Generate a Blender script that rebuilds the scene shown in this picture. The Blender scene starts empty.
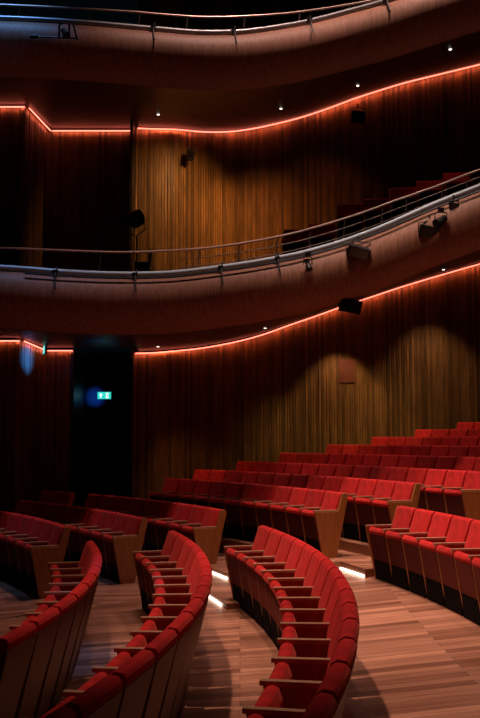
import bpy, bmesh, math, random
from mathutils import Vector, Matrix
random.seed(7)
C = bpy.context.scene.collection
SC = bpy.context.scene

# ------------------------------------------------------------------ camera
F = 901.7; PIT = 0.088; ZO = 2.3          # focal length in pixels, pitch up, camera height
cam = bpy.data.cameras.new('camera'); camo = bpy.data.objects.new('camera', cam); C.objects.link(camo)
cam.sensor_fit = 'VERTICAL'; cam.sensor_height = 36; cam.lens = F/718*36
camo.location = (0, 0, ZO); camo.rotation_euler = (math.pi/2+PIT, 0, 0)
SC.camera = camo
# ------------------------------------------------------------------ world, exposure
w = bpy.data.worlds.new('world'); SC.world = w; w.use_nodes = True
w.node_tree.nodes['Background'].inputs[0].default_value = (.02, .05, .07, 1)
w.node_tree.nodes['Background'].inputs[1].default_value = .03
SC.view_settings.view_transform = 'Standard'; SC.view_settings.look = 'None'
SC.view_settings.exposure = -.18; SC.view_settings.gamma = 1

def spot(name, loc, target, power, color, angle=60, blend=.6, size=.15):
    l = bpy.data.lights.new(name, 'SPOT'); o = bpy.data.objects.new(name, l); C.objects.link(o)
    l.energy = power; l.color = color; l.spot_size = math.radians(angle); l.spot_blend = blend; l.shadow_soft_size = size
    o.location = (loc[0], loc[1], loc[2]+ZO)
    d = Vector((target[0], target[1], target[2]))-Vector(loc)
    o.rotation_euler = d.to_track_quat('-Z', 'Y').to_euler()
    return o
WARM = (1, .66, .50)
# house lights over the stalls
spot('house_light', (.6, 12.0, 12.5), (3.0, 13.4, -1.5), 5000, WARM, 38, 1.0, .2)
spot('house_light', (-.4, 9.5, 12.5), (2.8, 11.2, -1.5), 3600, WARM, 40, 1.0, .2)
spot('house_light', (-2.6, 8.2, 11.0), (1.5, 7.8, -1.5), 4600, WARM, 40, 1.0, .2)
spot('house_light', (-3.0, 7.5, 10.5), (-1.2, 9.8, -2), 600, (1, .52, .30), 30, 1.0, .25)
# light from high above grazing the tops of the balcony fronts
spot('balcony_light', (3.2, 14.1, 13), (3.0, 14.9, 4.2), 2600, (1, .62, .5), 70, 1, .1)
spot('balcony_light', (-4.5, 14.5, 13), (-4.6, 15.2, 6.2), 1200, (.2, .45, 1), 38, 1, .1)
spot('balcony_light', (-.5, 14.5, 13), (-.1, 15.2, 3.6), 1500, (1, .62, .52), 62, 1, .1)
# colour of the unseen blue spots
BLUE = (.01, .13, 1)

# ------------------------------------------------------------------ projection helpers
ct, st = math.cos(PIT), math.sin(PIT)
def at(px, py, Z):
    u = (px-240)/F; v = (359-py)/F
    X, Y, D = u, v*ct+st, ct-v*st
    k = Z/D
    return Vector((X*k, Z, Y*k+ZO))
def lerp(pts, x):
    if x <= pts[0][0]: a, b = pts[0], pts[1]
    elif x >= pts[-1][0]: a, b = pts[-2], pts[-1]
    else:
        for a, b in zip(pts, pts[1:]):
            if a[0] <= x <= b[0]: break
    t = (x-a[0])/(b[0]-a[0])
    return a[1]+(b[1]-a[1])*t
def smooth(pts, x):     # Catmull-Rom style smooth interpolation
    n = len(pts)
    if x <= pts[0][0] or x >= pts[-1][0]: return lerp(pts, x)
    for i in range(n-1):
        if pts[i][0] <= x <= pts[i+1][0]: break
    def m(j):
        if j == 0: return (pts[1][1]-pts[0][1])/(pts[1][0]-pts[0][0])
        if j == n-1: return (pts[-1][1]-pts[-2][1])/(pts[-1][0]-pts[-2][0])
        return (pts[j+1][1]-pts[j-1][1])/(pts[j+1][0]-pts[j-1][0])
    h = pts[i+1][0]-pts[i][0]; t = (x-pts[i][0])/h
    return ((2*t**3-3*t*t+1)*pts[i][1]+(t**3-2*t*t+t)*h*m(i)+(-2*t**3+3*t*t)*pts[i+1][1]+(t**3-t*t)*h*m(i+1))

# ------------------------------------------------------------------ materials
def mat(name, color, rough=.6, metal=0, spec=.5, **k):
    m = bpy.data.materials.new(name); m.use_nodes = True
    b = m.node_tree.nodes['Principled BSDF']
    b.inputs['Base Color'].default_value = (*color, 1); b.inputs['Roughness'].default_value = rough
    b.inputs['Metallic'].default_value = metal; b.inputs['Specular IOR Level'].default_value = spec
    return m
def nodes(m): return m.node_tree.nodes, m.node_tree.links, m.node_tree.nodes['Principled BSDF']
def ramp(n, cols):
    r = n.new('ShaderNodeValToRGB'); e = r.color_ramp.elements
    while len(e) < len(cols): e.new(.5)
    for el, (p, c) in zip(e, cols): el.position = p; el.color = (*c, 1)
    return r
def wood(name, c1, c2, scale=(3, 3, 30), rough=.45, coord='Object', spec=.4):
    m = mat(name, c1, rough, spec=spec); n, l, b = nodes(m)
    tc = n.new('ShaderNodeTexCoord'); mp = n.new('ShaderNodeMapping'); mp.inputs['Scale'].default_value = scale
    nz = n.new('ShaderNodeTexNoise'); nz.inputs['Scale'].default_value = 4; nz.inputs['Detail'].default_value = 5
    r = ramp(n, [(.3, c1), (.7, c2)])
    l.new(tc.outputs[coord], mp.inputs[0]); l.new(mp.outputs[0], nz.inputs[0]); l.new(nz.outputs[0], r.inputs[0]); l.new(r.outputs[0], b.inputs['Base Color'])
    return m
def fabric(name, c1, c2):
    m = mat(name, c1, .85, spec=.2); n, l, b = nodes(m)
    tc = n.new('ShaderNodeTexCoord'); nz = n.new('ShaderNodeTexNoise'); nz.inputs['Scale'].default_value = 7; nz.inputs['Detail'].default_value = 6
    oi = n.new('ShaderNodeObjectInfo'); ad = n.new('ShaderNodeMath'); ad.operation = 'MULTIPLY_ADD'; ad.inputs[1].default_value = .35
    r = ramp(n, [(.3, c1), (.85, c2)])
    l.new(tc.outputs['Object'], nz.inputs[0]); l.new(oi.outputs['Random'], ad.inputs[0]); l.new(nz.outputs[0], ad.inputs[2]); l.new(ad.outputs[0], r.inputs[0]); l.new(r.outputs[0], b.inputs['Base Color'])
    n2 = n.new('ShaderNodeTexNoise'); n2.inputs['Scale'].default_value = 350; bp = n.new('ShaderNodeBump'); bp.inputs['Strength'].default_value = .2; bp.inputs['Distance'].default_value = .003
    l.new(tc.outputs['Object'], n2.inputs[0]); l.new(n2.outputs[0], bp.inputs['Height']); l.new(bp.outputs[0], b.inputs['Normal'])
    b.inputs['Sheen Weight'].default_value = .25; b.inputs['Sheen Tint'].default_value = (1, .2, .15, 1)
    return m
def emit(name, col, s):
    m = mat(name, (0, 0, 0)); n, l, b = nodes(m)
    b.inputs['Emission Color'].default_value = (*col, 1); b.inputs['Emission Strength'].default_value = s
    return m
RED = fabric('red_velvet', (.34, .008, .010), (.68, .024, .026))
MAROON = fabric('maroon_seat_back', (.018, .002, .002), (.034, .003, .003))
OAK = wood('oak_veneer', (.33, .12, .03), (.45, .17, .05), (14, 14, 1.2))
ARMW = wood('armrest_wood', (.42, .22, .14), (.56, .32, .21), (2, 14, 14), .35)
BLACK = mat('black_metal', (.003, .004, .005), .5, spec=.3)
BLACKP = mat('black_base', (.004, .004, .004), .9, spec=.1)
SHELL = wood('stained_shell_wood', (.11, .052, .018), (.17, .08, .028), (14, 14, 1.2))
PIPE = mat('blue_grey_steel', (.46, .64, .78), .5, .1)
RAILM = mat('rail_steel', (.62, .48, .42), .4, .3)
WIREM = mat('wire_steel', (.12, .09, .08), .5, .5)
DARKW = wood('dark_wood', (.02, .014, .010), (.035, .024, .016), (8, 8, 1))
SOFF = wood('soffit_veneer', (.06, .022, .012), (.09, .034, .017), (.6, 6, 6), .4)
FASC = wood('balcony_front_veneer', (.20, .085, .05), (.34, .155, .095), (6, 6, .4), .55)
RISER = wood('riser_wood', (.20, .07, .03), (.28, .10, .045), (2, 2, 20))
LED = emit('warm_led', (1, .18, .12), 4.2)
WLED = emit('white_step_led', (1, .80, .62), 5)

def slat_mat(name, cols):
    m = mat(name, cols[0], .5, spec=.3); n, l, b = nodes(m)
    uv = n.new('ShaderNodeUVMap'); sp = n.new('ShaderNodeSeparateXYZ'); fl = n.new('ShaderNodeMath'); fl.operation = 'FLOOR'
    wn = n.new('ShaderNodeTexWhiteNoise'); wn.noise_dimensions = '1D'
    r = ramp(n, [(0, cols[0]), (.35, cols[1]), (.7, cols[2]), (1, cols[3])])
    l.new(uv.outputs[0], sp.inputs[0]); l.new(sp.outputs[0], fl.inputs[0]); l.new(fl.outputs[0], wn.inputs['W']); l.new(wn.outputs[0], r.inputs[0])
    mp = n.new('ShaderNodeMapping'); mp.inputs['Scale'].default_value = (1, .6, 1); nz = n.new('ShaderNodeTexNoise'); nz.inputs['Scale'].default_value = 2.5; nz.inputs['Detail'].default_value = 4
    mx = n.new('ShaderNodeMix'); mx.data_type = 'RGBA'; mx.blend_type = 'MULTIPLY'; mx.inputs[0].default_value = 1
    r2 = ramp(n, [(.3, (.6, .6, .6)), (.7, (1.15, 1.1, 1.05))])
    l.new(uv.outputs[0], mp.inputs[0]); l.new(mp.outputs[0], nz.inputs[0]); l.new(nz.outputs[0], r2.inputs[0])
    l.new(r.outputs[0], mx.inputs[6]); l.new(r2.outputs[0], mx.inputs[7]); l.new(mx.outputs[2], b.inputs['Base Color'])
    return m
SLAT = slat_mat('timber_slats', [(.11, .058, .02), (.22, .115, .036), (.32, .17, .058), (.17, .09, .03)])

def floor_mat():
    m = mat('plank_floor', (.4, .2, .12), .38, spec=.45); n, l, b = nodes(m)
    tc = n.new('ShaderNodeTexCoord')
    br = n.new('ShaderNodeTexBrick'); br.inputs['Scale'].default_value = 1; br.inputs['Brick Width'].default_value = 1.9; br.inputs['Row Height'].default_value = .13
    br.inputs['Mortar Size'].default_value = .003; br.inputs['Color1'].default_value = (.25, .10, .058, 1); br.inputs['Color2'].default_value = (.70, .335, .22, 1)
    br.inputs['Mortar'].default_value = (.09, .035, .02, 1); br.inputs['Bias'].default_value = 0
    mp = n.new('ShaderNodeMapping'); mp.inputs['Scale'].default_value = (1.2, 26, 1); nz = n.new('ShaderNodeTexNoise'); nz.inputs['Scale'].default_value = 1.2; nz.inputs['Detail'].default_value = 5
    r = ramp(n, [(.3, (.62, .6, .58)), (.7, (1.1, 1.1, 1.1))])
    mx = n.new('ShaderNodeMix'); mx.data_type = 'RGBA'; mx.blend_type = 'MULTIPLY'; mx.inputs[0].default_value = 1
    l.new(tc.outputs['Object'], br.inputs[0]); l.new(tc.outputs['Object'], mp.inputs[0]); l.new(mp.outputs[0], nz.inputs[0]); l.new(nz.outputs[0], r.inputs[0])
    l.new(br.outputs['Color'], mx.inputs[6]); l.new(r.outputs[0], mx.inputs[7]); l.new(mx.outputs[2], b.inputs['Base Color'])
    return m
FLOOR = floor_mat()

# ------------------------------------------------------------------ mesh helpers
SMO = []
def mesh(bm, name, m, sm=False):
    me = bpy.data.meshes.new(name); bmesh.ops.recalc_face_normals(bm, faces=bm.faces[:]); bm.to_mesh(me); bm.free()
    for x in (m if isinstance(m, (list, tuple)) else [m]): me.materials.append(x)
    if sm:
        SMO.append(me)
        for p in me.polygons: p.use_smooth = True
    return me
def link(name, me, parent=None, loc=None):
    o = bpy.data.objects.new(name, me); C.objects.link(o)
    if parent: o.parent = parent
    if loc is not None: o.location = loc
    return o
def tag(o, label, cat, group=None):
    o['label'] = label; o['category'] = cat
    if group: o['group'] = group
    return o
def empty(name, loc=(0, 0, 0), rz=0):
    o = bpy.data.objects.new(name, None); C.objects.link(o); o.location = loc; o.rotation_euler = (0, 0, rz); o.empty_display_size = .1
    return o
def add_prism(bm, poly, y0, y1, bev=0, seg=2):    # polygon in (x,z) extruded in y
    a = [bm.verts.new((x, y0, z)) for x, z in poly]; b = [bm.verts.new((x, y1, z)) for x, z in poly]
    n = len(poly); fs = [bm.faces.new(a), bm.faces.new(b[::-1])]
    for i in range(n): fs.append(bm.faces.new((a[i], b[i], b[(i+1) % n], a[(i+1) % n])))
    if bev:
        es = {e for f in fs for e in f.edges}
        bmesh.ops.recalc_face_normals(bm, faces=fs)
        bmesh.ops.bevel(bm, geom=list(es), offset=bev, segments=seg, affect='EDGES', profile=.6)
def add_taper(bm, poly, w0, w1, z0, z1, yc=0, bev=0):   # prism whose width changes with height
    n0 = len(bm.verts); add_prism(bm, poly, -1, 1)
    bm.verts.ensure_lookup_table()
    vs = bm.verts[n0:]
    for v in vs:
        t = min(1, max(0, (v.co.z-z0)/(z1-z0))); v.co.y = yc+v.co.y*(w0+(w1-w0)*t)/2
    if bev:
        es = {e for v in vs for e in v.link_edges}
        bmesh.ops.recalc_face_normals(bm, faces=bm.faces[:])
        bmesh.ops.bevel(bm, geom=list(es), offset=bev, segments=2, affect='EDGES', profile=.6)
def add_box(bm, c, s, M=None, bev=0):
    r = bmesh.ops.create_cube(bm, size=1); vs = r['verts']
    bmesh.ops.scale(bm, vec=s, verts=vs)
    if bev:
        g = bmesh.ops.bevel(bm, geom=list({e for v in vs for e in v.link_edges}), offset=bev, segments=2, affect='EDGES', profile=.6)
        vs = list({v for f in g['faces'] for v in f.verts})
    if M is not None: bmesh.ops.transform(bm, matrix=M, verts=vs)
    bmesh.ops.translate(bm, vec=c, verts=vs)
def add_tube(bm, pts, r, n=10, r2=None):
    pts = [Vector(p) for p in pts]; rings = []
    for i, p in enumerate(pts):
        d = (pts[min(i+1, len(pts)-1)]-pts[max(i-1, 0)]).normalized()
        up = Vector((0, 0, 1)) if abs(d.z) < .95 else Vector((0, 1, 0))
        s = d.cross(up).normalized(); u = s.cross(d).normalized()
        rr = r if r2 is None else r+(r2-r)*i/(len(pts)-1)
        rings.append([bm.verts.new(p+s*math.cos(2*math.pi*k/n)*rr+u*math.sin(2*math.pi*k/n)*rr) for k in range(n)])
    for a, b in zip(rings, rings[1:]):
        for k in range(n): bm.faces.new((a[k], a[(k+1) % n], b[(k+1) % n], b[k]))
    bm.faces.new(rings[0][::-1]); bm.faces.new(rings[-1])

# ------------------------------------------------------------------ rows of the stalls
CX, CY = -14.52, 7.778
PITCH = .55
#  id: radius, floor height, start angle, direction (-1 towards the camera, +1 away from it)
FRONT = {'A': (12.981, -2.23, .275), 'B': (14.058, -2.154, .290), 'C': (15.177, -2.087, .267), 'D': (17.227, -1.889, .279), 'E': (18.15, -1.735, .180)}
BACK = {'1': (12.966, -2.221, .412), '2': (14.297, -2.187, .449), '3': (15.519, -2.083, .433), '4': (17.042, -1.79, .361), '5': (18.005, -1.635, .332),
        '6': (19.085, -1.476, .316), '7': (20.199, -1.293, .30), '8': (21.3, -1.11, .30), '9': (22.4, -.93, .30), '10': (23.5, -.75, .30), '11': (24.6, -.57, .30)}
def P(R, a, h): return Vector((CX+R*math.cos(a), CY+R*math.sin(a), h+ZO))
def proj(p):
    x, y, z = p[0], p[1], p[2]-ZO
    zz = y*ct+z*st
    return (240+F*x/zz, 359-F*(z*ct-y*st)/zz) if zz > .5 else (9999, 9999)

# main wall plan: depth as a function of X
PLAN = [(-2.37, 20.3), (-1.6, 20.55), (-.9, 21.0), (0, 21.55), (1.2, 21.95), (2.4, 22.3), (4.0, 22.75), (6.0, 23.0), (9.5, 23.0)]
def wallY(x): return smooth(PLAN, x)
def hit(px, py):
    Z = 22.
    for _ in range(25): Z = wallY(at(px, py, Z).x)
    return at(px, py, Z)
LOW = [(137, 354), (160, 353), (200, 349), (240, 341.5), (265, 334.5), (290, 325.5), (315, 317), (340, 308), (370, 298), (400, 288), (440, 276), (475, 266), (600, 232)]
UPP = [(135, 130), (160, 131), (200, 133.5), (215, 134), (240, 132.5), (270, 127), (300, 119.5), (330, 109.5), (360, 98.5), (400, 86), (440, 76), (475, 67.5), (600, 35)]
def ztop(line):
    pts = sorted((hit(a, b).x, hit(a, b).z) for a, b in line)
    return lambda x: smooth(pts, x)
ZLOW, ZUPP = ztop(LOW), ztop(UPP)
Z1 = 2.05+ZO; Z2 = at(90, 130, 20.82).z; Z2F = at(15, 106, 18.72).z

# ------------------------------------------------------------------ walls
def slat_wall(name, path, zb, zt, per=.068, m=SLAT, closed=True):
    # path: function s -> (x,y), with total length; profile of raised slats
    (f, L) = path; n = int(L/per); bm = bmesh.new(); uvl = bm.loops.layers.uv.new('UVMap'); cols = []
    eps = .01
    for i in range(n):
        wv = random.uniform(.62, .78); dp = random.choice((.028, .028, .036, .02))
        for s, o in ((0, 0), (.0, dp), (wv, dp), (wv, 0)):
            cols.append(((i+s)*per, o, i))
    cols.append((n*per, 0, n-1)); rows = []
    for s, o, i in cols:
        p = Vector(f(s)); t = (Vector(f(s+eps))-Vector(f(s-eps))).normalized(); nn = Vector((t.y, -t.x))
        q = p+nn*o
        rows.append((bm.verts.new((q.x, q.y, zb(p.x) if callable(zb) else zb)), bm.verts.new((q.x, q.y, zt(p.x) if callable(zt) else zt)), s/per, i))
    for a, b in zip(rows, rows[1:]):
        if (a[0].co-b[0].co).length < 1e-6: continue
        fc = bm.faces.new((a[0], b[0], b[1], a[1]))
        for lp, (u, v) in zip(fc.loops, ((a[3]+.5, a[0].co.z), (a[3]+.5, b[0].co.z), (a[3]+.5, b[1].co.z), (a[3]+.5, a[1].co.z))): lp[uvl].uv = (u, v)
    me = mesh_keep(bm, name, m); o = link(name, me); o['kind'] = 'structure'
    return o
def mesh_keep(bm, name, m):
    me = bpy.data.meshes.new(name); bm.to_mesh(me); bm.free(); me.materials.append(m); return me
def polypath(fun, x0, x1, n=300):
    xs = [x0+(x1-x0)*i/n for i in range(n+1)]; pts = [Vector((x, fun(x))) for x in xs]; S = [0]
    for a, b in zip(pts, pts[1:]): S.append(S[-1]+(b-a).length)
    def f(s):
        s = max(-.5, min(S[-1]+.5, s)); i = 0
        lo, hi = 0, n-1
        while lo < hi:
            mid = (lo+hi+1)//2
            if S[mid] <= s: lo = mid
            else: hi = mid-1
        i = lo; t = (s-S[i])/(S[i+1]-S[i]); return pts[i]+(pts[i+1]-pts[i])*t
    return f, S[-1]
def straight(a, b):
    a, b = Vector(a), Vector(b); L = (b-a).length; d = (b-a)/L
    return (lambda s: a+d*s), L
XE, XL = -2.40, -4.62
DB = -2.6+ZO
main = polypath(wallY, XE, 9.4)
slat_wall('wall_back', main, DB, lambda x: ZLOW(x)+.02)
slat_wall('wall_back_upper', main, lambda x: ZLOW(x)+.25, lambda x: ZUPP(x)+.02)
slat_wall('wall_back_top', main, lambda x: ZUPP(x)+.25, lambda x: 14.5)
# left part, with the jog towards the camera and the doorway
XD = -3.88
slat_wall('wall_left', straight((-9, 18.8), (XL, 18.8)), DB, Z1)
slat_wall('wall_left_return', straight((XL, 18.8), (XL+.04, 20.9)), DB, Z1)
slat_wall('wall_left_rear', straight((XL+.04, 20.9), (XD, 20.9)), DB, Z1)
slat_wall('wall_left_upper', straight((-9, 18.8), (XL, 18.8)), Z1+.25, Z2F)
slat_wall('wall_left_upper_return', straight((XL, 18.8), (XL+.04, 20.9)), Z1+.25, lambda x: Z2F+(Z2-Z2F)*min(1, max(0, (x-XL)/.04)))
slat_wall('wall_left_upper_rear', straight((XL+.04, 20.9), (XE, 20.9)), Z1+.25, Z2)
# edge of the main wall
def quad_obj(name, quads, m, kind='structure', thick=0):
    bm = bmesh.new()
    for q in quads: bm.faces.new([bm.verts.new(p) for p in q])
    o = link(name, mesh_keep(bm, name, m))
    if kind: o['kind'] = kind
    return o
def box_obj(name, lo, hi, m, kind='structure'):
    bm = bmesh.new(); add_box(bm, [(a+b)/2 for a, b in zip(lo, hi)], [b-a for a, b in zip(lo, hi)])
    o = link(name, mesh(bm, name, m))
    if kind: o['kind'] = kind
    return o
box_obj('trim_4', (XL-.05, 18.74, DB), (XL+.01, 18.86, Z1), SLAT); box_obj('trim_5', (XL-.05, 18.74, Z1+.3), (XL+.01, 18.86, Z2F), SLAT)
box_obj('trim_1', (XE-.06, 20.24, DB), (XE, 22.6, Z1+.1), DARKW)
box_obj('trim_shade_fin', (XE-.06, 19.65, Z1+.3), (XE, 21.0, Z2+.0), DARKW)  # fin brought forward to shade the left upper wall from the washers
box_obj('trim_3', (XD-.05, 20.85, DB), (XD+.03, 22.6, Z1), DARKW)
box_obj('wall_vestibule', (XD, 22.5, DB), (XE, 22.6, Z1+.1), DARKW)
dn = box_obj('door_1', (XD+.35, 22.38, DB+.3), (XE-.2, 22.49, DB+2.6), mat('black_door', (.012, .011, .012), .5))
hb = bmesh.new(); add_tube(hb, [(XD+.5, 22.33, DB+1.35), (XD+.5, 22.33, DB+1.75)], .015); link('door_handle', mesh(hb, 'door_handle', PIPE), dn)

# ------------------------------------------------------------------ stepped floor
TA = {'front': [(5, -2.9), (12.98, -2.23), (14.06, -2.154), (15.18, -2.087), (17.0, -1.895), (17.01, -1.889), (17.85, -1.735), (18.8, -1.476), (19.85, -1.293), (20.95, -1.11), (22.05, -.93), (23.15, -.75), (24.25, -.57), (27, -.57)],
      'back': [(5, -2.9), (12.97, -2.221), (14.3, -2.187), (15.5, -2.083), (16.62, -2.05), (16.63, -1.79), (17.6, -1.635), (18.7, -1.476), (19.8, -1.293), (20.95, -1.11), (22.05, -.93), (23.15, -.75), (24.25, -.57), (27, -.57)]}
ANG = {'front': (-1.25, .335), 'back': (.335, 1.15)}
bm = bmesh.new()
def sector(bm, r0, r1, a0, a1, h0, h1, hb, mi=2, seg=60):      # part of a ring: riser and tread
    prev = None
    for i in range(seg+1):
        a = a0+(a1-a0)*i/seg
        v = [bm.verts.new(P(r0, a, hb)), bm.verts.new(P(r0, a, h0)), bm.verts.new(P(r1, a, h1))]
        if prev:
            if h0-hb > .02:
                f1 = bm.faces.new((prev[0], v[0], v[1], prev[1])); f1.material_index = mi
            bm.faces.new((prev[1], v[1], v[2], prev[2]))
        prev = v
for key, (a0, a1) in ANG.items():
    T = TA[key]
    for i in range(len(T)-1):
        if i < 4: sector(bm, T[i][0], T[i+1][0], a0, a1, T[i][1], T[i+1][1], T[i][1])      # gently raked
        else: sector(bm, T[i][0], T[i+1][0], a0, a1, T[i][1], T[i][1], T[i-1][1]-.05, 2 if key == 'front' and i == 4 else 1)       # tiers
    T = T[4:]
    for i in range(len(T)-1):
        h = T[i][1]; f1 = bm.faces.new([bm.verts.new(P(r, .335, hh)) for r, hh in ((T[i][0], h-.4), (T[i+1][0], h-.4), (T[i+1][0], h), (T[i][0], h))]); f1.material_index = 1
# low steps of the aisle
for r0, r1, a0, a1, h in ((14.80, 15.38, .245, .43, -2.035), (15.36, 16.95, .333, .435, -1.95), (16.93, 17.62, .287, .376, -1.784)):
    sector(bm, r0, r1, a0, a1, h, h, h-.25, 1, 12)
    for a in (a0, a1):
        f1 = bm.faces.new([bm.verts.new(P(r, a, hh)) for r, hh in ((r0, h-.25), (r1, h-.25), (r1, h), (r0, h))]); f1.material_index = 1
fl = link('floor', mesh(bm, 'floor', [FLOOR, RISER, BLACKP])); fl['kind'] = 'structure'
# nosings and step lights in the aisle
def arc_bar(bm, R, a0, a1, z0, z1, t, n=16):
    prev = None
    for i in range(n+1):
        a = a0+(a1-a0)*i/n; v = [bm.verts.new(P(r, a, z)) for r, z in ((R, z0), (R, z1), (R+t, z1), (R+t, z0))]
        if prev:
            for k in range(4): bm.faces.new((prev[k], v[k], v[(k+1) % 4], prev[(k+1) % 4]))
        else: bm.faces.new(v[::-1])
        prev = v
    bm.faces.new(prev)
STEPS = [(14.80, .262, .335, -2.112, -2.087, 'white light strip under the lowest aisle step beside the middle curved row'),
         (15.36, .365, .418, -2.035, -2.03, 'short white light strip under the second aisle step, just above the lowest one'),
         (16.93, .288, .37, -1.900, -1.889, 'white light strip under the aisle step at the foot of the right hand row')]
for R, a0, a1, zb, zt, lab in STEPS:
    bm = bmesh.new(); arc_bar(bm, R-.02, a0, a1, zb+.004, zb+.035, .015)
    tag(link('step_light', mesh(bm, 'step_light', WLED)), lab, 'step light', 'lights under the aisle steps')

# ------------------------------------------------------------------ theatre seat
HW = PITCH/2
def seat_meshes():
    M = {}
    bm = bmesh.new()     # upholstered backrest, wrapping over the top
    add_taper(bm, [(-.03, .36), (.03, .36), (.205, .87), (.222, .93), (.20, .966), (.15, .972), (.115, .950), (.02, .68)], .475, .505, .36, .9, 0, .014)
    M['backrest'] = mesh(bm, 'backrest', RED, True)
    bm = bmesh.new()     # wooden rear shell
    add_taper(bm, [(-.02, .03), (.0, .03), (.216, .895), (.198, .895), (.03, .36)], .40, .535, .03, .88, 0, .004)
    M['back_shell'] = mesh(bm, 'back_shell', SHELL)
    bm = bmesh.new()     # cushion, tipped up
    add_taper(bm, [(-.205, .40), (-.15, .38), (-.20, .62), (-.225, .683), (-.265, .697), (-.30, .685), (-.318, .65), (-.305, .61), (-.27, .60)], .48, .50, .4, .7, 0, .012)
    M['seat'] = mesh(bm, 'seat', RED, True)
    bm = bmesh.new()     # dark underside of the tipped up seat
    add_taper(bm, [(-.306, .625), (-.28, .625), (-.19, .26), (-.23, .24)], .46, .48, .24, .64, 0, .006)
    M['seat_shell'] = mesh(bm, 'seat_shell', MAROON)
    bm = bmesh.new()
    add_prism(bm, [(-.215, .0), (-.235, .26), (-.02, .26), (-.02, 0)], -.25, .25)
    M['base'] = mesh(bm, 'base', BLACKP)
    bm = bmesh.new(); add_prism(bm, [(-.335, .686), (-.335, .716), (.06, .716), (.055, .686)], -HW-.024, -HW+.024, .005)
    M['armrest'] = mesh(bm, 'armrest', ARMW)
    bm = bmesh.new(); add_prism(bm, [(-.315, .688), (.04, .688), (-.015, 0), (-.20, 0)], -HW-.014, -HW+.014)
    M['side_support'] = mesh(bm, 'side_support', OAK)
    bm = bmesh.new(); add_prism(bm, [(-.335, .690), (.055, .690), (.135, .955), (.2, .965), (.228, .93), (.02, 0), (-.20, 0)], -HW-.035, -HW+.012, .004)
    M['end_panel'] = mesh(bm, 'end_panel', OAK)
    for k in ('armrest', 'end_panel'):
        me = M[k].copy(); me.name = k+'_far'
        for v in me.vertices: v.co.y = -v.co.y
        me.flip_normals(); M[k+'_far'] = me
    return M
SM = seat_meshes()
proto = empty('theatre_seat')
for k in ('backrest', 'back_shell', 'seat', 'seat_shell', 'base', 'armrest', 'side_support'): link(k, SM[k], proto)
proto_used = False
def place_seat(loc, rz, label, group, end=None):
    global proto_used
    if not proto_used: r = proto; kids = list(r.children); proto_used = True
    else:
        r = proto.copy(); C.objects.link(r); kids = []
        for ch in KIDS:
            c = ch.copy(); C.objects.link(c); c.parent = r; kids.append(c)
    r.location = loc; r.rotation_euler = (0, 0, rz+random.uniform(-.012, .012)); tag(r, label, 'theatre seat', group)
    if end == 'near': link('end_panel', SM['end_panel'], r)
    if end == 'far': link('end_panel', SM['end_panel_far'], r); link('armrest', SM['armrest_far'], r)
    return r
KIDS = list(proto.children)
ORD = ['first', 'second', 'third', 'fourth', 'fifth', 'sixth', 'seventh', 'eighth', 'ninth', 'tenth', 'eleventh', 'twelfth', 'thirteenth', 'fourteenth', 'fifteenth', 'sixteenth', 'seventeenth', 'eighteenth', 'nineteenth', 'twentieth',
       'twenty-first', 'twenty-second', 'twenty-third', 'twenty-fourth', 'twenty-fifth', 'twenty-sixth', 'twenty-seventh', 'twenty-eighth', 'twenty-ninth', 'thirtieth', 'thirty-first', 'thirty-second']
ROWTXT = {'A': 'lower left curved row', 'B': 'middle curved row', 'C': 'big bottom centre curved row', 'D': 'right edge row by the steps', 'E': 'row start behind right edge row',
          '1': 'lowest dim row far left', '2': 'second dim row at left', '3': 'third row behind middle curved row', '4': 'lit row above big curved row', '5': 'second lit row across aisle',
          '6': 'third lit row across aisle', '7': 'fourth lit row across aisle', '8': 'fifth lit row across aisle', '9': 'sixth row near eye level', '10': 'next to last row', '11': 'last row before slatted wall'}
XLIM = {'4': 158, '5': 194, '6': 236, '7': 274, '8': 319, '9': 357, '10': 402, '11': 444}
def vis(p, m=25):
    x, y = proj(p); return -m < x < 480+m*3.2 and -m < y < 718+m*3
for row, (R, h, t) in FRONT.items():
    for k in range(32):
        a = t-(k+.5)*PITCH/R
        if not vis(P(R, a, h+.8)): continue
        end = 'far' if k == 0 else None
        place_seat(P(R, a, h), a, 'red tip-up seat, %s from aisle end, %s' % (ORD[k], ROWTXT[row]), 'red seats in '+ROWTXT[row], end)
KSTART = {}
for row, (R, h, t) in BACK.items():
    todo = []
    for k in range(32):
        a = t+(k+.5)*PITCH/R; p = P(R, a, h)
        if not vis(P(R, a, h+.8), 12): continue
        lim = wallY(p.x)-.42 if p.x > XE-.3 else 20.3
        if p.x < XL+.4: lim = 18.3
        if p.y+.3*math.sin(a) > lim: break
        if row in XLIM and proj(P(R+.2, a+HW/R, h+.95))[0] < XLIM[row]-4: break
        if row == '3' and k == 9: continue
        todo.append((p, a, k))
    for n, (p, a, k) in enumerate(todo):
        m, word = (len(todo)-1-n, 'from left') if int(row) >= 6 else (n, 'from aisle end')
        place_seat(p, a, 'red tip-up seat, %s %s, %s' % (ORD[m], word, ROWTXT[row]), 'red seats in '+ROWTXT[row], 'near' if k == 0 else None)

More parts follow.
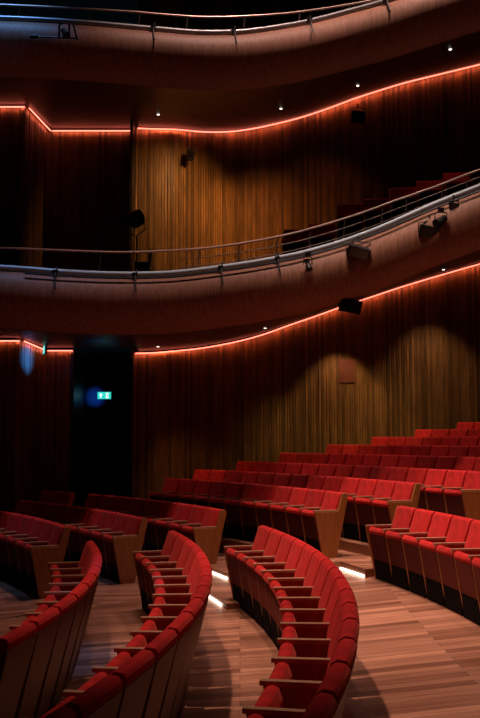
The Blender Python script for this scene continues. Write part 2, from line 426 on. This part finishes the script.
# ------------------------------------------------------------------ balconies
XS = [-90, -40, 0, 40, 80, 110, 137, 160, 180, 200, 220, 240, 260, 280, 300, 320, 340, 360, 380, 400, 420, 440, 460, 475, 500, 530, 570, 620]
ZF = [(-90, 15.1), (5, 15.5), (137, 15.8), (240, 15.8), (340, 15.7), (400, 15.4), (475, 15.0), (620, 14.0)]
CAP1 = [(-90, 268), (5, 271), (60, 275), (100, 277), (137, 277.5), (170, 276.5), (200, 273.5), (240, 268), (270, 263), (300, 257), (340, 246), (380, 231.5), (420, 214), (440, 205.5), (475, 192), (620, 135)]
CAP2 = [(-90, 20), (5, 22), (80, 26), (155, 32.5), (200, 36), (240, 35.5), (270, 32), (305, 26), (345, 16), (385, 5), (430, -10), (475, -25), (620, -75)]
def line(pts, d=0, dz=0, n=90, x0=-90, x1=620):
    out = []
    for i in range(n+1):
        x = x0+(x1-x0)*i/n; p = at(x, smooth(pts, x), smooth(ZF, x)+d); p.z += dz; out.append(p)
    return out
def sweep(bm, base, prof):       # prof: (towards camera, dz)
    rows = [[bm.verts.new((p.x, p.y-o, p.z+z)) for o, z in prof] for p in base]
    for a, b in zip(rows, rows[1:]):
        for k in range(len(prof)-1): bm.faces.new((a[k], a[k+1], b[k+1], b[k]))
SOFG = {}
def balcony(cap, zline, zleft, name_txt, label, capmat):
    root = empty('balcony', (0, 15.6, 0)); tag(root, label, 'balcony')
    inv = Vector((0, -15.6, 0))
    base = [p+inv for p in line(cap)]
    bm = bmesh.new(); sweep(bm, base, [(-.12, -.03), (0, 0), (.10, -.03), (.20, -.10), (.275, -.20), (.32, -.32), (.335, -.44), (.315, -.58), (.24, -.78), (.11, -.96), (.0, -1.02)])
    link('balcony_front', mesh(bm, 'balcony_front', FASC, True), root)
    bm = bmesh.new(); add_tube(bm, [p+Vector((0, -.03, .05)) for p in base], .052, 10)
    link('cap_rail', mesh(bm, 'cap_rail', capmat, True), root)
    # soffit: from the lower edge of the front to the wall cove
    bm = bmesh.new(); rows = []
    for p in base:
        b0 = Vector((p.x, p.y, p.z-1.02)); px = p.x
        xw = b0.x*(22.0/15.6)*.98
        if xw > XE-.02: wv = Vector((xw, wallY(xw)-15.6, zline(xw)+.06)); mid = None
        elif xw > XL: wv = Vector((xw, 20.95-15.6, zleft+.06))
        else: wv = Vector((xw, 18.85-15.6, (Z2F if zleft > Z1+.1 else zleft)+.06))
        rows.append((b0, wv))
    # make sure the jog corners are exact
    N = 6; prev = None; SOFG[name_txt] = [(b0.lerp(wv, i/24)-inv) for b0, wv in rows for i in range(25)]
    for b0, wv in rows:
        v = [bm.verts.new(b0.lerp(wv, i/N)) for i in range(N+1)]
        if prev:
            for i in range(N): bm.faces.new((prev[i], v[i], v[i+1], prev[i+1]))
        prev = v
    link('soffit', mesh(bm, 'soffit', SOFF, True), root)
    bm = bmesh.new(); prev = None
    for b0, wv in rows:
        m_ = b0+Vector((0, 1.0, .55)); e = Vector((wv.x, wv.y, max(wv.z+.2, m_.z+.15)))
        v = [bm.verts.new(x) for x in (b0+Vector((0, .06, .55)), m_, e)]
        if prev:
            for i in range(2): bm.faces.new((prev[i], v[i], v[i+1], prev[i+1]))
        prev = v
    link('deck', mesh(bm, 'deck', DARKW), root)
    # clamps over the rail
    for x in CLAMPS[name_txt]:
        p = at(x, smooth(cap, x), smooth(ZF, x))+inv
        bm = bmesh.new(); add_tube(bm, [p+Vector((0, .1, .1)), p+Vector((0, -.1, .12)), p+Vector((.0, -.27, -.1)), p+Vector((.03, -.36, -.3))], .014, 6)
        add_box(bm, p+Vector((-.02, -.16, .02)), (.09, .07, .07))
        link('clamp', mesh(bm, 'clamp', BLACK), root)
    return root
CLAMPS = {'lower': [58, 137, 222, 278], 'upper': [155, 235, 310, 385]}
UC = mat('upper_cap', (.35, .38, .42), .4, .4)
balcony(CAP1, ZLOW, Z1, 'lower', 'lower curved balcony with lit wooden front and blue grey capping rail', PIPE)
balcony(CAP2, ZUPP, Z2, 'upper', 'upper curved balcony, its pale front crossing the top of the view', UC)

# pipe hung in front of the lower capping
bm = bmesh.new(); add_tube(bm, [p+Vector((0, -.24, -.055)) for p in line(CAP1, n=70, x0=28, x1=560)], .018, 8)
tag(link('lighting_bar', mesh(bm, 'lighting_bar', mat('dark_pipe', (.03, .05, .07), .4, .6), True)), 'thin dark pipe clamped along the front of the lower balcony', 'lighting bar')

# guard rails
def guard(label, top, mids, posts, cap, m):
    root = empty('guard_rail', (0, 15.7, 0)); tag(root, label, 'guard rail'); inv = Vector((0, -15.7, 0))
    bm = bmesh.new(); add_tube(bm, [p+inv for p in line(top, .15)], .02, 8); link('top_rail', mesh(bm, 'top_rail', m, True), root)
    for t, x0 in mids:
        bm = bmesh.new()
        pts = [(x, smooth(top, x)+(smooth(cap, x)-smooth(top, x))*t) for x, _ in top]
        add_tube(bm, [p+inv for p in line(pts, .15, x0=x0)], .009, 6); link('wire_rail', mesh(bm, 'wire_rail', WIREM), root)
    for x in posts:
        bm = bmesh.new(); a = at(x, smooth(top, x), smooth(ZF, x)+.15)+inv; b = Vector((a.x-.05, a.y, a.z-.5))
        add_tube(bm, [a, b], .012, 6); link('post', mesh(bm, 'post', WIREM), root)
TOP1 = [(-90, 245), (5, 248), (80, 251), (120, 252.2), (160, 251), (200, 248.5), (240, 243.5), (290, 234), (325, 224.5), (360, 213.5), (400, 199), (430, 188.5), (476, 171), (620, 118)]
TOP2 = [(-90, 3), (5, 5), (120, 11), (200, 17), (240, 16.5), (290, 13), (340, 6), (385, -3), (475, -35), (620, -90)]
guard('thin steel guard rail with wires above the lower balcony front', TOP1, [(.36, 180), (.68, 180)], [30, 101, 152, 200, 240, 278, 311, 345, 383, 407, 443, 468, 500], CAP1, RAILM)
guard('thin steel guard rail at the very top, above the upper balcony front', TOP2, [(.7, -90)], [20, 90, 140, 188, 245, 300, 350, 400], CAP2, RAILM)

# seats on the lower balcony
BT = [(290, 231), (300, 227), (352, 206), (405, 190), (470, 168), (560, 135)]
for i, x in enumerate((296, 322, 350, 376, 403, 430, 457)):
    y = lerp(BT, x)-5+(4, 9, 0, 3, 0, 2, 3)[i]; Z = 17.2
    p = at(x, y, Z); a = math.pi/2-.12
    place_seat(Vector((p.x, p.y, p.z-.97)), a, 'red seat on the lower balcony behind the guard rail, %s from the left' % ORD[i], 'red seats on the lower balcony')

# ------------------------------------------------------------------ LED coves
def strip(name, pts, label, m=LED, h=.03, group='red cove light strips'):
    bm = bmesh.new(); add_tube(bm, pts, h/2, 6); led_lamps([Vector(p) for p in pts], wpm=2.0 if len(pts) > 4 else 1.1)
    return tag(link('cove_light', mesh(bm, 'cove_light', m)), label, 'cove light', group)
def led_lamps(pts, every=1.2, wpm=2.0):
    S = 0; a = pts[0]; acc = [pts[0]]
    for p in pts[1:]+[None]:
        if p is not None: acc.append(p); 
        if (p is None and len(acc) > 1) or (p is not None and (p-acc[0]).length >= every):
            u, v = acc[0], acc[-1]; d = v-u; L = d.length
            l = bpy.data.lights.new('cove_led', 'AREA'); o = bpy.data.objects.new('cove_led', l); C.objects.link(o)
            l.shape = 'RECTANGLE'; l.size = L; l.size_y = .02; l.energy = wpm*L; l.color = (1, .21, .13)
            zx = d.normalized(); nr = Vector((-zx.y, zx.x, 0)).normalized(); nr = -nr if nr.y > 0 or (abs(nr.y) < .1 and nr.x < 0) else nr
            o.location = (u+v)/2+Vector((0, 0, -.03)); zz = (nr+Vector((0, 0, .25))).normalized(); zz = (zz-zx*zz.dot(zx)).normalized(); yy = zz.cross(zx)
            o.rotation_euler = Matrix((zx, yy, zz)).transposed().to_euler()
            acc = [v]
def wl(z, x0, x1, n=80): return [Vector((x0+(x1-x0)*i/n, wallY(x0+(x1-x0)*i/n)-.13, z(x0+(x1-x0)*i/n))) for i in range(n+1)]
strip('a', wl(ZLOW, XE+.05, 9.3), 'long glowing red light strip where the slatted wall meets the lower balcony soffit')
strip('b', wl(ZUPP, XE+.05, 9.3), 'long glowing red light strip above the wall, under the upper balcony')
for z, zf, txt, xr in ((Z1-.02, Z1-.02, 'lower balcony at far left', XD), (Z2-.02, Z2F-.02, 'upper balcony at far left', XE-.05)):
    strip('c', [(-8.9, 18.72, zf), (XL+.02, 18.72, zf)], 'red light strip on the nearest wall face, '+txt)
    strip('d', [(XL+.1, 18.8, zf), (XL+.13, 20.8, z)], 'slanting red light strip round the wall corner, '+txt)
    strip('e', [(XL+.16, 20.82, z), (xr, 20.82, z)], 'short red light strip right of the wall corner, '+txt)

# ------------------------------------------------------------------ downlights in the soffits
def downlight(px, py, Z, label, power=0, target=None, angle=80, col=(1, .55, .3)):
    p = min(SOFG['lower' if py > 200 else 'upper'], key=lambda q: (proj(q)[0]-px)**2+(proj(q)[1]-py)**2)
    root = empty('downlight', p); tag(root, label, 'downlight', 'small soffit downlights')
    bm = bmesh.new(); bmesh.ops.create_cone(bm, cap_ends=True, segments=16, radius1=.045, radius2=.045, depth=.03); link('trim_ring', mesh(bm, 'trim_ring', BLACK), root)
    bm = bmesh.new(); bmesh.ops.create_cone(bm, cap_ends=True, segments=16, radius1=.03, radius2=.03, depth=.02); bmesh.ops.translate(bm, vec=(0, 0, -.012), verts=bm.verts[:]); link('lens', mesh(bm, 'lens', emit('downlight_lens', (1, .9, .75), 3)), root)
    if power:
        t = target or (p.x, p.y+.35, p.z-3)
        spot('downlight_beam', (p.x, p.y, p.z-ZO-.14), (t[0], t[1], t[2]-ZO), power, col, min(angle, 110), 1, .01)
downlight(443, 268, 16.6, 'small downlight in the lower soffit near the right edge', 190, (4.9, 17.6, ZO-1), 150, (1, .6, .46))
downlight(266, 327.5, 17.0, 'small downlight in the lower soffit above the middle of the hall', 150, (1.6, 17.3, ZO-1), 150, (1, .6, .46))
downlight(155, 345, 17.4, 'small downlight in the lower soffit at the left end of the lit wall', 45, (-2, 17.6, ZO-1), 140, (1, .6, .46))
downlight(158, 114, 18.0, 'small downlight in the upper soffit, farthest left')
downlight(282, 108, 19.0, 'small downlight in the upper soffit, left of centre')
downlight(360, 85, 19.0, 'small downlight in the upper soffit, right of centre', 60, (2.2, 17, ZO+3.6), 60, (1, .5, .35))
downlight(450, 48.5, 18.0, 'small downlight in the upper soffit near the right edge', 28, (4.2, 17, ZO+4.6), 60, (1, .5, .35))
# wall washers: light the slatted wall from above
def washer(px, py, off, power, angle, tilt=.5, col=(1, .5, .22), blend=.5, down=0, dx=0):
    p = hit(px, py); spot('wall_washer', (p.x, p.y-off, p.z-ZO-down), (p.x+dx, p.y-off+tilt, p.z-ZO-3), power, col, angle, blend, .05)
YEL = (1, .74, .30)
washer(432, 278, 1.15, 200, 80, .6, (1, .6, .36), .9, .3)
washer(346, 306, 1.1, 190, 78, .45, (1, .6, .3), .4, .25)
washer(395, 290, 2.8, 130, 76, 1.4, YEL, 1, .6)
washer(300, 321, 2.4, 100, 74, 1.3, YEL, 1, .5)
washer(190, 350, 2.0, 90, 66, 1.1, (1, .5, .22), 1, .4, .3)
washer(232, 133, 2.7, 330, 95, 2.2, (1, .48, .16), 1, .6, -1.6)
washer(240, 134, 2.6, 230, 80, 2.2, (1, .45, .15), 1, .7)
washer(275, 126, 2.4, 170, 84, 2.0, (1, .38, .13), 1, .7)
washer(330, 110, 2.4, 40, 84, 2.0, (1, .34, .14), 1, .7)

# ------------------------------------------------------------------ exit signs
EXITG = emit('exit_green', (.03, .62, .50), 1.3); EXITW = emit('exit_white', (.75, 1, .95), 1.6)
def exit_sign(loc, rz, label, rod=0):
    root = empty('exit_sign', loc, rz); tag(root, label, 'exit sign')
    bm = bmesh.new(); add_box(bm, (0, .02, 0), (.35, .04, .19), bev=.004); link('housing', mesh(bm, 'housing', BLACK), root)
    bm = bmesh.new(); add_box(bm, (0, -.004, 0), (.335, .006, .175)); link('panel', mesh(bm, 'panel', EXITG), root)
    bm = bmesh.new()
    def flat(pts):
        a = [bm.verts.new((x, -.009, z)) for x, z in pts]; bm.faces.new(a)
    flat([(-.135, .005), (-.085, .06), (-.035, .005), (-.07, .005), (-.07, -.06), (-.1, -.06), (-.1, .005)])   # arrow
    link('arrow_symbol', mesh_keep(bm, 'arrow_symbol', EXITW), root); bm = bmesh.new()
    flat([(.04, -.065), (.105, -.065), (.105, .065), (.04, .065)])                                          # doorway
    link('doorway_symbol', mesh_keep(bm, 'doorway_symbol', EXITW), root)
    bm = bmesh.new()
    def flat2(pts): bm.faces.new([bm.verts.new((x, -.011, z)) for x, z in pts])
    cx, cz = .074, .038; flat2([(cx+.011*math.cos(i*math.pi/5), cz+.011*math.sin(i*math.pi/5)) for i in range(10)])
    flat2([(.062, .022), (.084, .022), (.082, -.012), (.066, -.012)])
    flat2([(.066, -.012), (.076, -.012), (.062, -.048), (.052, -.048)]); flat2([(.074, -.012), (.083, -.012), (.096, -.04), (.087, -.045)])
    flat2([(.062, .022), (.066, .012), (.053, .0), (.048, .008)]); flat2([(.083, .022), (.081, .012), (.094, .004), (.099, .01)])
    link('running_figure', mesh_keep(bm, 'running_figure', mat('exit_figure', (.02, .3, .25))), root)
    if not rod: return
    bm = bmesh.new(); add_tube(bm, [(-.1, .02, .09), (-.1, .02, rod)], .006, 6); add_tube(bm, [(.1, .02, .09), (.1, .02, rod)], .006, 6); link('hanger', mesh(bm, 'hanger', BLACK), root)
p = at(104.3, 395.5, 22.46); exit_sign(p, 0, 'glowing green exit sign with arrow and running figure in the dark doorway')
p = at(44, 350, 19.9); exit_sign(p, -1.25, 'exit sign seen nearly edge on, hanging under the soffit beside the wall corner', .24)

# unseen spots added for stage-like blue spill on wall corner, soffit and doorway
def bluespot(px, py, Z, power, ang, frm=(-6, 8, 1.2)):
    p = at(px, py, Z); spot('unseen_blue_spot', frm, (p.x, p.y, p.z-ZO), power, BLUE, ang, 1.0, .05)
bluespot(26, 358, 19.4, 50000, 4.4, (1.5, 11, 1.2))
bluespot(95, 397, 22.5, 12000, 2.4, (-2, 9, .2))
q = min(SOFG['lower'], key=lambda q: (proj(q)[0]-107)**2+(proj(q)[1]-343)**2); spot('unseen_blue_spot', (q.x+.3, q.y-1.2, -.2), (q.x, q.y, q.z-ZO), 700, BLUE, 20, 1, .05)  # spot added close below the soffit for its blue glow
spot('unseen_blue_spot', (2.5, 9, 8), (-1.6, 9.4, -2.2), 1400, (.1, .35, 1), 9, 1, .1)  # added blue fill for the floor shadow behind the lower left row
spot('unseen_blue_spot', (6, 12, 9), (-4.5, 14.8, 7.2), 500, (.1, .4, 1), 12, 1, .1)

# ------------------------------------------------------------------ wall grille
bm = bmesh.new(); g = hit(346.5, 371); th = math.atan2(wallY(g.x+.3)-wallY(g.x-.3), .6)
root = empty('wall_grille', (g.x, g.y-.04, g.z), th); tag(root, 'square reddish brown grille panel on the lit slatted wall', 'wall grille')
add_box(bm, (0, 0, 0), (.44, .03, .6), bev=.005); link('grille_frame', mesh(bm, 'grille_frame', mat('grille_paint', (.2, .06, .035), .6)), root)
bm = bmesh.new()
for i in range(14): add_box(bm, (0, -.02, -.26+i*.04), (.4, .012, .022))
link('louvre', mesh(bm, 'louvre', mat('grille_louvre', (.25, .08, .05), .6)), root)

# ------------------------------------------------------------------ lamps hung on the balconies
def lamp_box(px, py, Z, wpx, hpx, label, rot=(.35, 0, 0), kind='flood', cat='stage light'):
    p = at(px, py, Z); s = Z/F; W, H = wpx*s, hpx*s
    root = empty('flood_light' if kind == 'flood' else 'spotlight', p); tag(root, label, cat)
    R_ = Matrix.Rotation(rot[2], 4, 'Y') @ Matrix.Rotation(rot[0], 4, 'X')
    if kind == 'flood':
        bm = bmesh.new(); add_box(bm, (0, 0, 0), (W, H*.6, H*.8), R_, bev=.015)
        link('housing', mesh(bm, 'housing', BLACK), root)
        bm = bmesh.new()
        for i in range(7): add_box(bm, R_ @ Vector((-W*.4+i*W*.133, H*.3, 0)), (.012, .03, H*.7), R_)
        link('cooling_fin', mesh(bm, 'cooling_fin', BLACK), root)
        bm = bmesh.new(); add_box(bm, R_ @ Vector((0, -H*.31, 0)), (W*.86, .01, H*.62), R_); link('front_glass', mesh(bm, 'front_glass', mat('dark_glass', (.01, .02, .03), .15)), root)
        bm = bmesh.new(); add_tube(bm, [(-W*.53, 0, 0), (-W*.53, 0, H*.62), (0, 0, H*.72), (W*.53, 0, H*.62), (W*.53, 0, 0)], .012, 6)
        add_tube(bm, [(0, 0, H*.7), (0, .03, H*.7+.1)], .018, 6); link('yoke', mesh(bm, 'yoke', BLACK), root)
    else:
        bm = bmesh.new(); L = H*.8
        ax = Vector((math.sin(rot[2]), -.45, -math.cos(rot[2]))).normalized()
        add_tube(bm, [-ax*L*.45, ax*L*.05], W*.30, 14); add_tube(bm, [ax*L*.05, ax*L*.5], W*.36, 14, W*.46)
        link('barrel', mesh(bm, 'barrel', BLACK, False), root)
        bm = bmesh.new(); add_tube(bm, [ax*L*.5, ax*L*.52], W*.4, 14); link('lens', mesh(bm, 'lens', mat('lens_glass', (.02, .03, .04), .1)), root)
        bm = bmesh.new(); add_tube(bm, [(-W*.5, 0, 0), (-W*.5, 0, H*.45), (0, 0, H*.58), (W*.5, 0, H*.45), (W*.5, 0, 0)], .012, 6); add_box(bm, (0, 0, H*.62), (.09, .1, .07)); link('yoke', mesh(bm, 'yoke', BLACK), root)
    return root
lamp_box(308, 264.5, 15.35, 8, 16, 'small black spotlight clamped under the lower balcony rail, left of the floodlight', (.3, 0, .2), 'spot')
lamp_box(358.5, 252, 15.3, 23, 15, 'black floodlight box hanging from the lower balcony rail, middle one', (.5, 0, .28))
lamp_box(430, 232, 15.0, 22, 16, 'large black floodlight hanging from the lower balcony rail near the right edge', (.4, 0, .2))
lamp_box(441, 221, 14.8, 12, 18, 'black spotlight in a ring yoke just above the large floodlight', (.3, 0, -.9), 'spot')
lamp_box(454, 206, 14.9, 9, 8, 'smallest black lamp under the lower balcony rail at far right', (.5, 0, .2))
lamp_box(350.5, 306, 15.7, 22, 17, 'black loudspeaker box fixed below the lower balcony soffit edge', (.2, 0, .2), 'flood', 'loudspeaker')
lamp_box(358, 117, 21.6, 14, 14, 'dark box fixed high on the slatted wall under the upper light strip', (.1, 0, .1), 'flood', 'loudspeaker')
lamp_box(190, 156, 20.4, 9, 9, 'dark round lamp high on the slatted wall at left', (.1, 0, .1), 'spot')
# follow spot on a stand behind the lower rail
p = at(137, 219, 16.6); s = 16.6/F
root = empty('follow_spot', p); tag(root, 'black follow spot pointing left above the lower guard rail', 'stage light')
bm = bmesh.new(); add_tube(bm, [(3*s, -5*s, .0), (1*s, -4*s, 0), (-3*s, 4*s, 0)], 8.5*s, 18); link('rear_drum', mesh(bm, 'rear_drum', BLACK), root)
bm = bmesh.new(); add_tube(bm, [(-5*s, 0, -.01), (-12*s, 0, -.03)], 5*s, 14); add_tube(bm, [(-12*s, 0, -.03), (-32*s, -.05, -.06)], 2.2*s, 12); link('barrel', mesh(bm, 'barrel', BLACK), root)
bm = bmesh.new(); add_tube(bm, [(8*s, -.1, 0), (9*s, -.1, -12*s), (0, -.1, -19*s), (-9*s, -.1, -14*s), (-5*s, -.1, 0)], .014, 6); link('yoke', mesh(bm, 'yoke', BLACK), root)
bm = bmesh.new(); add_tube(bm, [(0, 0, -.3), (0, 0, -1.5)], .014, 8); link('stand', mesh(bm, 'stand', BLACK), root)
bm = bmesh.new(); add_box(bm, (0, 0, 0), (.26, .2, .2), bev=.01); add_tube(bm, [(.16, 0, .35), (.1, 0, -.3)], .03, 6)
tag(link('equipment_box', mesh(bm, 'equipment_box', BLACK), None, at(142, 268, 16.6)), 'small black equipment box behind the lower rail under the follow spot', 'equipment box')
# clamped light on the upper balcony, left
p = at(62, 31, 15.2); root = empty('clamp_light', p); tag(root, 'black lamp on a long arm clamped to the upper balcony at left', 'stage light')
bm = bmesh.new(); add_tube(bm, [(-.5, 0, -.1), (.25, 0, -.13)], .016, 6); add_tube(bm, [(-.55, 0, -.1), (-.42, 0, -.1)], .04, 8); link('arm', mesh(bm, 'arm', BLACK), root)
bm = bmesh.new(); add_tube(bm, [(-.05, 0, -.12), (-.05, 0, .1), (.0, 0, .15)], .02, 6); add_tube(bm, [(.12, 0, -.12), (.13, 0, .14), (.2, 0, .1), (.27, 0, -.15)], .02, 6); link('clamp', mesh(bm, 'clamp', BLACK), root)
bm = bmesh.new(); add_tube(bm, [(.02, 0, .02), (.1, -.05, -.1)], .05, 10, .07); link('head', mesh(bm, 'head', BLACK), root)

for me in SMO:
    try: me.set_sharp_from_angle(angle=math.radians(38))
    except Exception: pass
